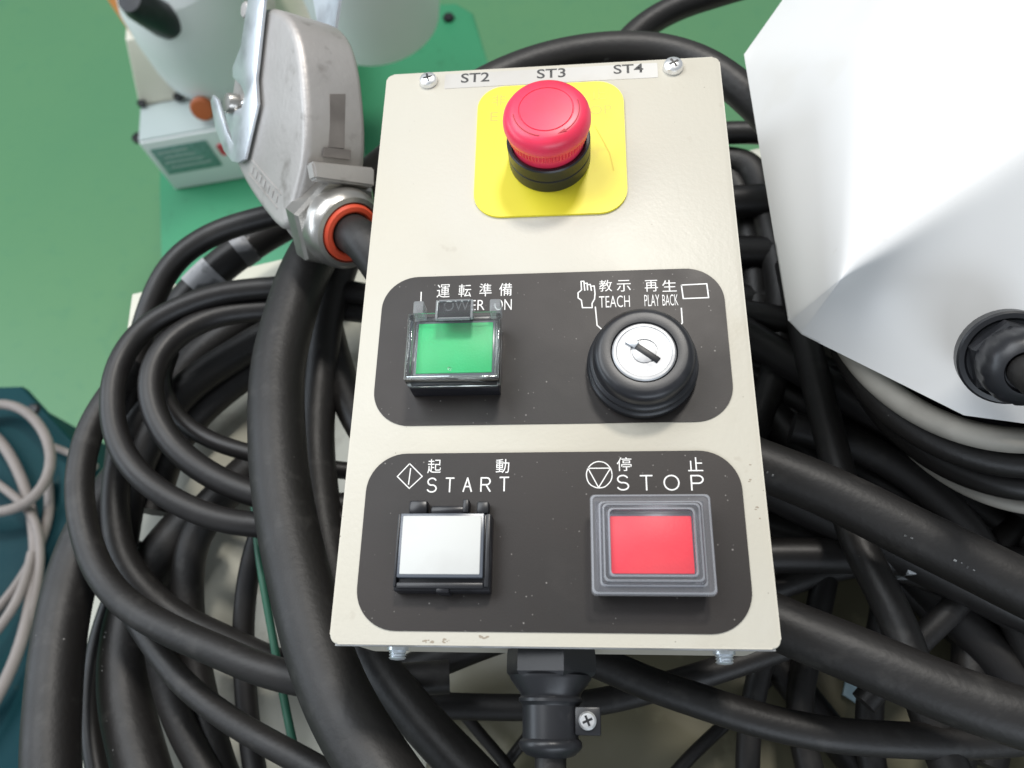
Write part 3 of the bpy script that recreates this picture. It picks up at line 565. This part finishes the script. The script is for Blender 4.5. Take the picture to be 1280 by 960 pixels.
# soft clear boot: stepped frame and thin window
def ringframe(o, i, z0, z1, r=1.2):
    """a rectangular ring with rounded corners between outline o and i"""
    b = bmesh.new(); n = 4
    po, pi_ = rrect(*o, r, n), rrect(*i, r, n); R_ = []
    for pts, z in ((po, z0), (po, z1 - .4), ([(x + (o[0] + o[1] - 2 * x) / 60, y + (o[2] + o[3] - 2 * y) / 60) for x, y in po], z1), (pi_, z1), (pi_, z0)): R_.append([b.verts.new((x, y, z)) for x, y in pts])
    m_ = len(po)
    for a, c in zip(R_, R_[1:] + R_[:1]):
        for k in range(m_): b.faces.new((a[k], a[(k + 1) % m_], c[(k + 1) % m_], c[k]))
    return b
obj('boot_flange', ringframe((11.3, 43.4, 12.2, 38.8), (14.2, 40.6, 14.9, 36.2), 7.4, 9.4), 'jelly', Q)
obj('boot_step', ringframe((14.25, 40.55, 14.95, 36.15), (16.4, 38.4, 16.9, 34.2), 7.5, 11.2), 'jelly', Q)
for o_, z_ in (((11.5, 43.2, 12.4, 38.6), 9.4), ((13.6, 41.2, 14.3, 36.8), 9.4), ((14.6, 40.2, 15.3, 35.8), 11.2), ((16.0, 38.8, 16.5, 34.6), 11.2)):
    obj('boot_rib_glint', ringframe(o_, (o_[0] + .45, o_[1] - .45, o_[2] + .45, o_[3] - .45), z_ + .01, z_ + .5), 'rib', Q)  # hazier ribs draw the bright edge lines of the silicone steps
obj('boot_window', box(16.45, 38.35, 16.95, 34.15, 10.2, 10.8, .15), 'film', Q)
# cable gland under the box
g = bpy.data.objects.new('cable_gland', None); COL.objects.link(g); g.parent = t; g.location = V(0, 0, -18) - ORG[t.name]; ORG[g.name] = V(0, 0, -18); g.empty_display_size = .01
GX = frame((-.6, 0, -18), (0, -1, 0))
obj('hex_nut', lathe([(0, -.7), (12.8, -.7), (13.0, 1), (13.0, 5.6), (12.2, 6.6), (0, 6.6)], 6, None, GX @ Matrix.Rotation(.2, 4, 'Z')), 'blackp', g, angle=20)
obj('gland_body', lathe([(11.6, 6.4), (11.4, 7.4), (8.6, 11.0), (8.3, 11.8), (8.9, 12.4), (8.9, 13.2), (8.2, 13.8), (7.9, 14.2), (7.7, 22.6), (8.3, 23.0), (8.7, 23.6), (8.7, 24.6), (8.2, 25.4), (6.6, 26.8), (4.6, 27.4), (0, 27.4)], 48, None, GX), 'blackp', g)
cl = obj('clamp_ear', box(6.2, 13.2, -21.6, -14.4, -22, -13.4, .5), 'blackp', g)
mx = frame((9.6, -17.9, -13.4), (0, 0, 1)); b = bmesh.new(); lathe([(2.4, 0), (2.4, .9), (1.9, 1.4), (0, 1.5)], 28, b); b.transform(mx); sc = obj('clamp_screw', b, 'chrome', cl)
c = bmesh.new()
for k in range(2): q = box(-1.4, 1.4, -.3, .3, 1.2 + k * .01, 1.56 + k * .01); q.transform(mx @ Matrix.Rotation(.4 + k * 1.5708, 4, 'Z')); join(c, q)
obj('cross_recess', c, 'slot', cl, smooth=False)
obj('lead_cable', tube(smooth_path(spline([(-.6, -25, -18), (-.6, -34, -18), (-1, -55, -20), (-4, -90, -30), (-10, -130, -60), (-14, -150, -110)], 4), 4), 4.3, 20), 'rubber', g)

# ------------------------------------------------------------------ heavy duty connector
HN = (-0.6796, -0.2998, 0.6696)
HOOD = [(-133.6, 266.4, -27.0), (-118.6, 256.8, -16.1), (-106.2, 242.1, -10.0), (-100.7, 227.3, -11.1), (-98.4, 211.2, -15.9), (-97.7, 193.5, -23.2), (-100.2, 183.0, -30.4), (-105.7, 176.6, -38.8), (-109.1, 170.6, -45.0), (-114.1, 168.0, -51.3), (-120.6, 174.6, -54.9), (-144.6, 208.6, -64.0), (-154.2, 231.5, -63.5), (-146.8, 252.4, -46.6), (-140.1, 263.8, -34.8)]
LEVER = [(-129.0, 271.5, -20.1), (-117.2, 261.7, -12.4), (-118.5, 259.1, -14.9), (-126.2, 234.3, -33.9), (-125.6, 224.1, -37.8), (-130.8, 216.9, -46.3), (-136.2, 209.2, -55.2), (-141.2, 210.8, -59.6), (-146.3, 214.6, -63.0), (-152.6, 223.0, -65.7), (-159.5, 237.7, -66.1), (-163.0, 251.2, -63.6), (-160.8, 252.4, -60.8), (-156.7, 247.5, -58.9), (-153.7, 238.6, -59.9), (-149.5, 229.0, -59.8), (-145.2, 221.6, -58.8), (-147.5, 228.7, -57.9), (-151.0, 237.8, -57.5), (-143.2, 233.4, -51.5), (-137.5, 230.8, -46.9), (-134.8, 234.1, -42.7), (-137.6, 239.9, -42.9), (-143.7, 247.6, -45.7), (-143.5, 251.4, -43.7), (-136.8, 254.8, -35.4)]
PIN = (-144.9, 237.6, -51.4)
PIN2 = (-133.6, 267.0, -26.7)
SPRING = [(6, 22, 2.5), (9, 12, 3.2), (13, 4, 3.2), (10, -4, 3.2), (4, -2, 3.0)]
BR0 = (-129.2, 269.1, -21.3)
BR1 = (-117.9, 259.3, -14.2)
EMB0 = (-134.6, 204.3, -55.7)
EMB1 = (-117.9, 182.9, -48.4)
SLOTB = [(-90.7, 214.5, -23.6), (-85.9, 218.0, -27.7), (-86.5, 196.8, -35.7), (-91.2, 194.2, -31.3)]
LEDGE = [(-97.8, 183.9, -27.8), (-78.3, 194.1, -46.4), (-78.4, 186.6, -49.4), (-96.9, 178.0, -31.2)]
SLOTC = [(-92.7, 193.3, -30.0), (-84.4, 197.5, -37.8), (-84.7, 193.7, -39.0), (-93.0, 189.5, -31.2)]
GAX = (0.62, -0.62, 0.36)
GP = (-84.8, 165.8, -50.0)
GCAB = [(-67, 144, -49), (-50, 124, -55), (-20, 100, -60), (10, 80, -62)]
t = HC = thing('cable_connector', (-110, 215, -60), 'grey die cast cable connector hood with steel locking lever beside the control box', 'connector')
N1 = Vector(HN)
def hprism(pts, d0, d1, bev=0, seg=3):
    """a prism on the hood's lever face, from d0 to d1 along its outward normal"""
    b = bmesh.new(); a = [b.verts.new(Vector(p) + N1 * d1) for p in pts]; c = [b.verts.new(Vector(p) + N1 * d0) for p in pts]
    f1 = b.faces.new(a); f2 = b.faces.new(c[::-1]); n = len(pts)
    for i in range(n): b.faces.new((a[i], c[i], c[(i + 1) % n], a[(i + 1) % n]))
    bmesh.ops.recalc_face_normals(b, faces=b.faces)
    if bev: bmesh.ops.bevel(b, geom=list(set(f1.edges) | set(f2.edges)), offset=bev, segments=seg, affect='EDGES', profile=.55)
    return b
hood = [tuple(p) for p in smooth_path(spline([Vector(p) for p in HOOD] + [Vector(HOOD[0])], 5), 2)][:-1]
obj('hood', hprism(hood, -28, 0, 3.2, 4), 'cast', t, angle=50)
lv = obj('locking_lever', hprism(LEVER, 1.2, 2.8, .35, 2), 'steel', t)
ax = Vector(PIN)
obj('pivot_pin', lathe([(4.6, -3), (4.6, 4.4), (3.9, 5.4), (0, 5.8)], 32, None, frame(ax, N1)), 'nickel', t)
obj('pivot_pin', lathe([(3.6, -2), (3.6, 2.2), (3.0, 2.8), (0, 3)], 24, None, frame(Vector(PIN2), N1)), 'cast', t)
sp = [ax + Vector(v) for v in SPRING]
obj('lever_spring', tube(smooth_path(spline(sp, 2), 2), 1.1, 10), 'steel', lv)
# bridge of the lever over the hood and its far arm
pu = Vector((0, 1, 0)).cross(N1).normalized()
br = [Vector(BR0), Vector(BR1), Vector(BR1) - N1 * 36, Vector(BR0) - N1 * 36]
b = bmesh.new()
def slab(b, q, nrm, th):
    a = [b.verts.new(p + nrm * th / 2) for p in q]; c = [b.verts.new(p - nrm * th / 2) for p in q]
    b.faces.new(a); b.faces.new(c[::-1])
    for i in range(len(q)): b.faces.new((a[i], c[i], c[(i + 1) % len(q)], a[(i + 1) % len(q)]))
yb = Vector((0, 1, 0)) - N1 * N1.y; yb.normalize()
Bc = Vector(BR1)
slab(b, [Bc + N1 * 2.8, Bc + N1 * 2.8 + yb * 16, Bc - N1 * 36 + yb * 28, Bc - N1 * 36 + yb * 13], pu, 1.6)
slab(b, [Bc - N1 * 36 - pu * 1 + yb * 13, Bc - N1 * 36 + yb * 28 - pu * 1, Bc - N1 * 36 + yb * 28 - pu * 22, Bc - N1 * 36 - pu * 22 - yb * 14], N1, 1.6)
obj('lever_bridge', b, 'steel', lv, smooth=False)
# embossed lettering plate and shade-painted slot on the back
b = bmesh.new()
for i in range(7):
    p = Vector(EMB0).lerp(Vector(EMB1), i / 6.0); d = (Vector(EMB1) - Vector(EMB0)).normalized(); s_ = N1.cross(d)
    slab(b, [p - d * 1.1 - s_ * 1.6, p + d * .9 - s_ * 1.6, p + d * .9 + s_ * 1.6, p - d * 1.1 + s_ * 1.6], N1, .5 + .1 * (i % 2))
for s__ in (-3.2, 3.2):
    d = (Vector(EMB1) - Vector(EMB0)).normalized(); s_ = N1.cross(d); p0, p1 = Vector(EMB0) - d * 3 + s_ * s__, Vector(EMB1) + d * 3 + s_ * s__
    slab(b, [p0 - s_ * .25, p1 - s_ * .25, p1 + s_ * .25, p0 + s_ * .25], N1, .5)
obj('embossed_mark', b, 'cast', t, smooth=False)
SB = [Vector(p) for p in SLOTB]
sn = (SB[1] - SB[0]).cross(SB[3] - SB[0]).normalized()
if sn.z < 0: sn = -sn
dk = mat('cast_recess_shade', (.13, .115, .105), .6, noise=[(60, .4, .7, (.2, .18, .165))])  # darker copy of the cast metal, paints shade inside the slot
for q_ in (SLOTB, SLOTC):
    b = bmesh.new(); slab(b, [Vector(p) + sn * .1 for p in q_], sn, .9); obj('slot_shade', b, dk, t, smooth=False)
b = bmesh.new(); slab(b, [Vector(p) + sn * 1.5 for p in LEDGE], sn, 5.5); bmesh.ops.bevel(b, geom=b.edges[:], offset=.8, segments=2, affect='EDGES'); obj('ledge', b, 'cast', t, angle=30)
# gland
ga = Vector(GAX).normalized(); gp = Vector(GP)
GM = frame(gp, ga)
obj('gland_boss', lathe([(0, -40), (15.5, -40), (17.5, -26), (17.5, -20), (0, -20)], 8, None, GM @ Matrix.Rotation(.3, 4, 'Z')), 'cast', t, angle=30)
obj('gland_hex', lathe([(0, -20), (19.6, -20), (20.8, -18.5), (20.8, -10.5), (19.4, -9), (0, -9)], 6, None, GM @ Matrix.Rotation(.15, 4, 'Z')), 'nickel', t, angle=20)
obj('gland_nut', lathe([(0, -9), (17.0, -9), (17.0, -4.5), (16.4, -1.2), (14.8, .8), (12.9, 1.2), (12.5, .4), (12.4, -2), (0, -2)], 64, None, GM), 'nickel', t)
obj('seal_ring', lathe([(8.6, -1.8), (8.8, 2.0), (9.6, 2.5), (11.2, 2.3), (12.1, 1.2), (12.3, -1.8)], 56, None, GM), 'orange', t)
obj('cable', tube(smooth_path(spline([gp - ga * 6, gp + ga * 4, gp + ga * 13] + [Vector(p) for p in GCAB], 3), 5), 8.3, 24), 'rubber', t)

# ------------------------------------------------------------------ white housing on its ringed base
t = WH = thing('white_housing', (165, 140, -120), 'white faceted equipment housing with black cable gland beside the control box', 'housing')
O0, O1, O2, O3, O4, OB = ((109.4, 284.4, -36.0), (78.0, 235.7, -36.0), (81.9, 113.1, -36.0), (85.9, 107.4, -36.0), (202.1, 64.9, -36.0), (134.0, 76.6, -36.0))
Cc, C2, QQ = ((91.8, 111.8, -4.0), (112.0, 205.5, -1.0), (201.0, 180.4, 22.0))
MM, KK = (260, 300, 26), (165, 310, 4)
b = bmesh.new()
def patch(a, bb, c, d, n=40):
    """bilinear patch a-b-c-d"""
    a, bb, c, d = map(Vector, (a, bb, c, d)); g_ = [[b.verts.new((a.lerp(bb, i / n)).lerp(d.lerp(c, i / n), j / n)) for j in range(n + 1)] for i in range(n + 1)]
    for i in range(n):
        for j in range(n): b.faces.new((g_[i][j], g_[i + 1][j], g_[i + 1][j + 1], g_[i][j + 1]))
patch(O1, O2, Cc, C2); PM = tuple(Vector(Cc).lerp(Vector(QQ), .42)); patch(O3, OB, PM, Cc); patch(OB, O4, QQ, PM); patch(Cc, PM, MM, C2); patch(PM, QQ, MM, MM); patch(O0, O1, C2, KK)
patch(O2, O3, Cc, Cc); patch(C2, MM, MM, KK)
bmesh.ops.remove_doubles(b, verts=b.verts, dist=.02)
bmesh.ops.dissolve_degenerate(b, edges=b.edges, dist=.005)
inner = [v for v in b.verts if not v.is_boundary]
for _ in range(22): bmesh.ops.smooth_vert(b, verts=inner, factor=.5, use_axis_x=True, use_axis_y=True, use_axis_z=True)
bmesh.ops.recalc_face_normals(b, faces=b.faces)
if sum(f.normal.z for f in b.faces) < 0: bmesh.ops.reverse_faces(b, faces=b.faces)
ret = bmesh.ops.extrude_edge_only(b, edges=[e for e in b.edges if e.is_boundary])
for v in [x for x in ret['geom'] if isinstance(x, bmesh.types.BMVert)]: v.co += Vector(((170 - v.co.x) * .012, (190 - v.co.y) * .012, -1.6))
ret = bmesh.ops.extrude_edge_only(b, edges=[e for e in b.edges if e.is_boundary])
for v in [x for x in ret['geom'] if isinstance(x, bmesh.types.BMVert)]: v.co += Vector(((170 - v.co.x) * .06, (190 - v.co.y) * .06, 2.5))
obj('shell', b, 'white', t, angle=60)
nF = Vector((-.22, -.58, .78)).normalized(); gs = Vector((138.5, 86.0, -11.0))
wg = bpy.data.objects.new('cable_gland', None); COL.objects.link(wg); wg.parent = t; wg.location = V(*gs) - ORG[t.name]; ORG[wg.name] = V(*gs); wg.empty_display_size = .01
WM = frame(gs, nF)
obj('flange', lathe([(0, -4), (14.2, -4), (14.4, 1.2), (13.8, 1.9), (12.4, 2.1), (11.6, 1.2), (0, 1.2)], 48, None, WM), 'blackp', wg)
obj('hex_nut', lathe([(0, 1), (12.0, 1), (12.2, 2), (12.2, 6.5), (11.2, 7.6), (0, 7.6)], 6, None, WM), 'blackp', wg, angle=20)
def rib(r, i, k): return r - (.5 if k % 6 in (0, 1) and i in (2, 3) else 0)
obj('dome_nut', lathe([(0, 7.6), (10.8, 7.6), (11.0, 8.2), (11.0, 15.5), (10.2, 18), (8.4, 20.2), (6.2, 21), (5.6, 19), (0, 19)], 72, None, WM, rib), 'blackp', wg)
pc = gs + nF * 18
obj('cable', tube(smooth_path(spline([pc, pc + nF * 12, pc + nF * 26 + Vector((10, -6, -8)), pc + nF * 30 + Vector((45, -20, -50)), pc + Vector((90, -30, -110))], 3), 3), 5.2, 18), 'rubber', wg)
def torus(R_, r, z, cx, cy): return tube([Vector((cx + R_ * math.cos(a), cy + R_ * math.sin(a), z)) for a in (math.radians(150 + k * 3.0) for k in range(56))], r, 16)
obj('base_ring', torus(57, 4.4, -46, 157.5, 128), 'palering', t)
obj('base_ring', torus(57, 5.4, -57, 163, 123.5), 'rubber', t)
obj('base_ring', torus(57, 5.4, -68, 171, 118), 'rubber_slim', t)
obj('base_ring', torus(56.5, 3.0, -79, 179, 112.5), 'palering', t)
obj('base_drum', lathe([(0, -120), (48, -120), (50, -80), (48, -30), (0, -28)], 48, None, Matrix.Translation((176, 124, 0))), 'slot', t)
obj('foot_bracket', box(133, 139, 36, 46, -116, -102, .6), 'steel', t)

# pale scrap in the dark gap
b = prism([(118, -6), (122, 6), (129, 10), (130, -2), (124, -10)], -158, -156, .3)
tag(obj('pale_scrap', b, 'scrap'), 'pale blue scrap glimpsed deep between the dark cables', 'scrap')
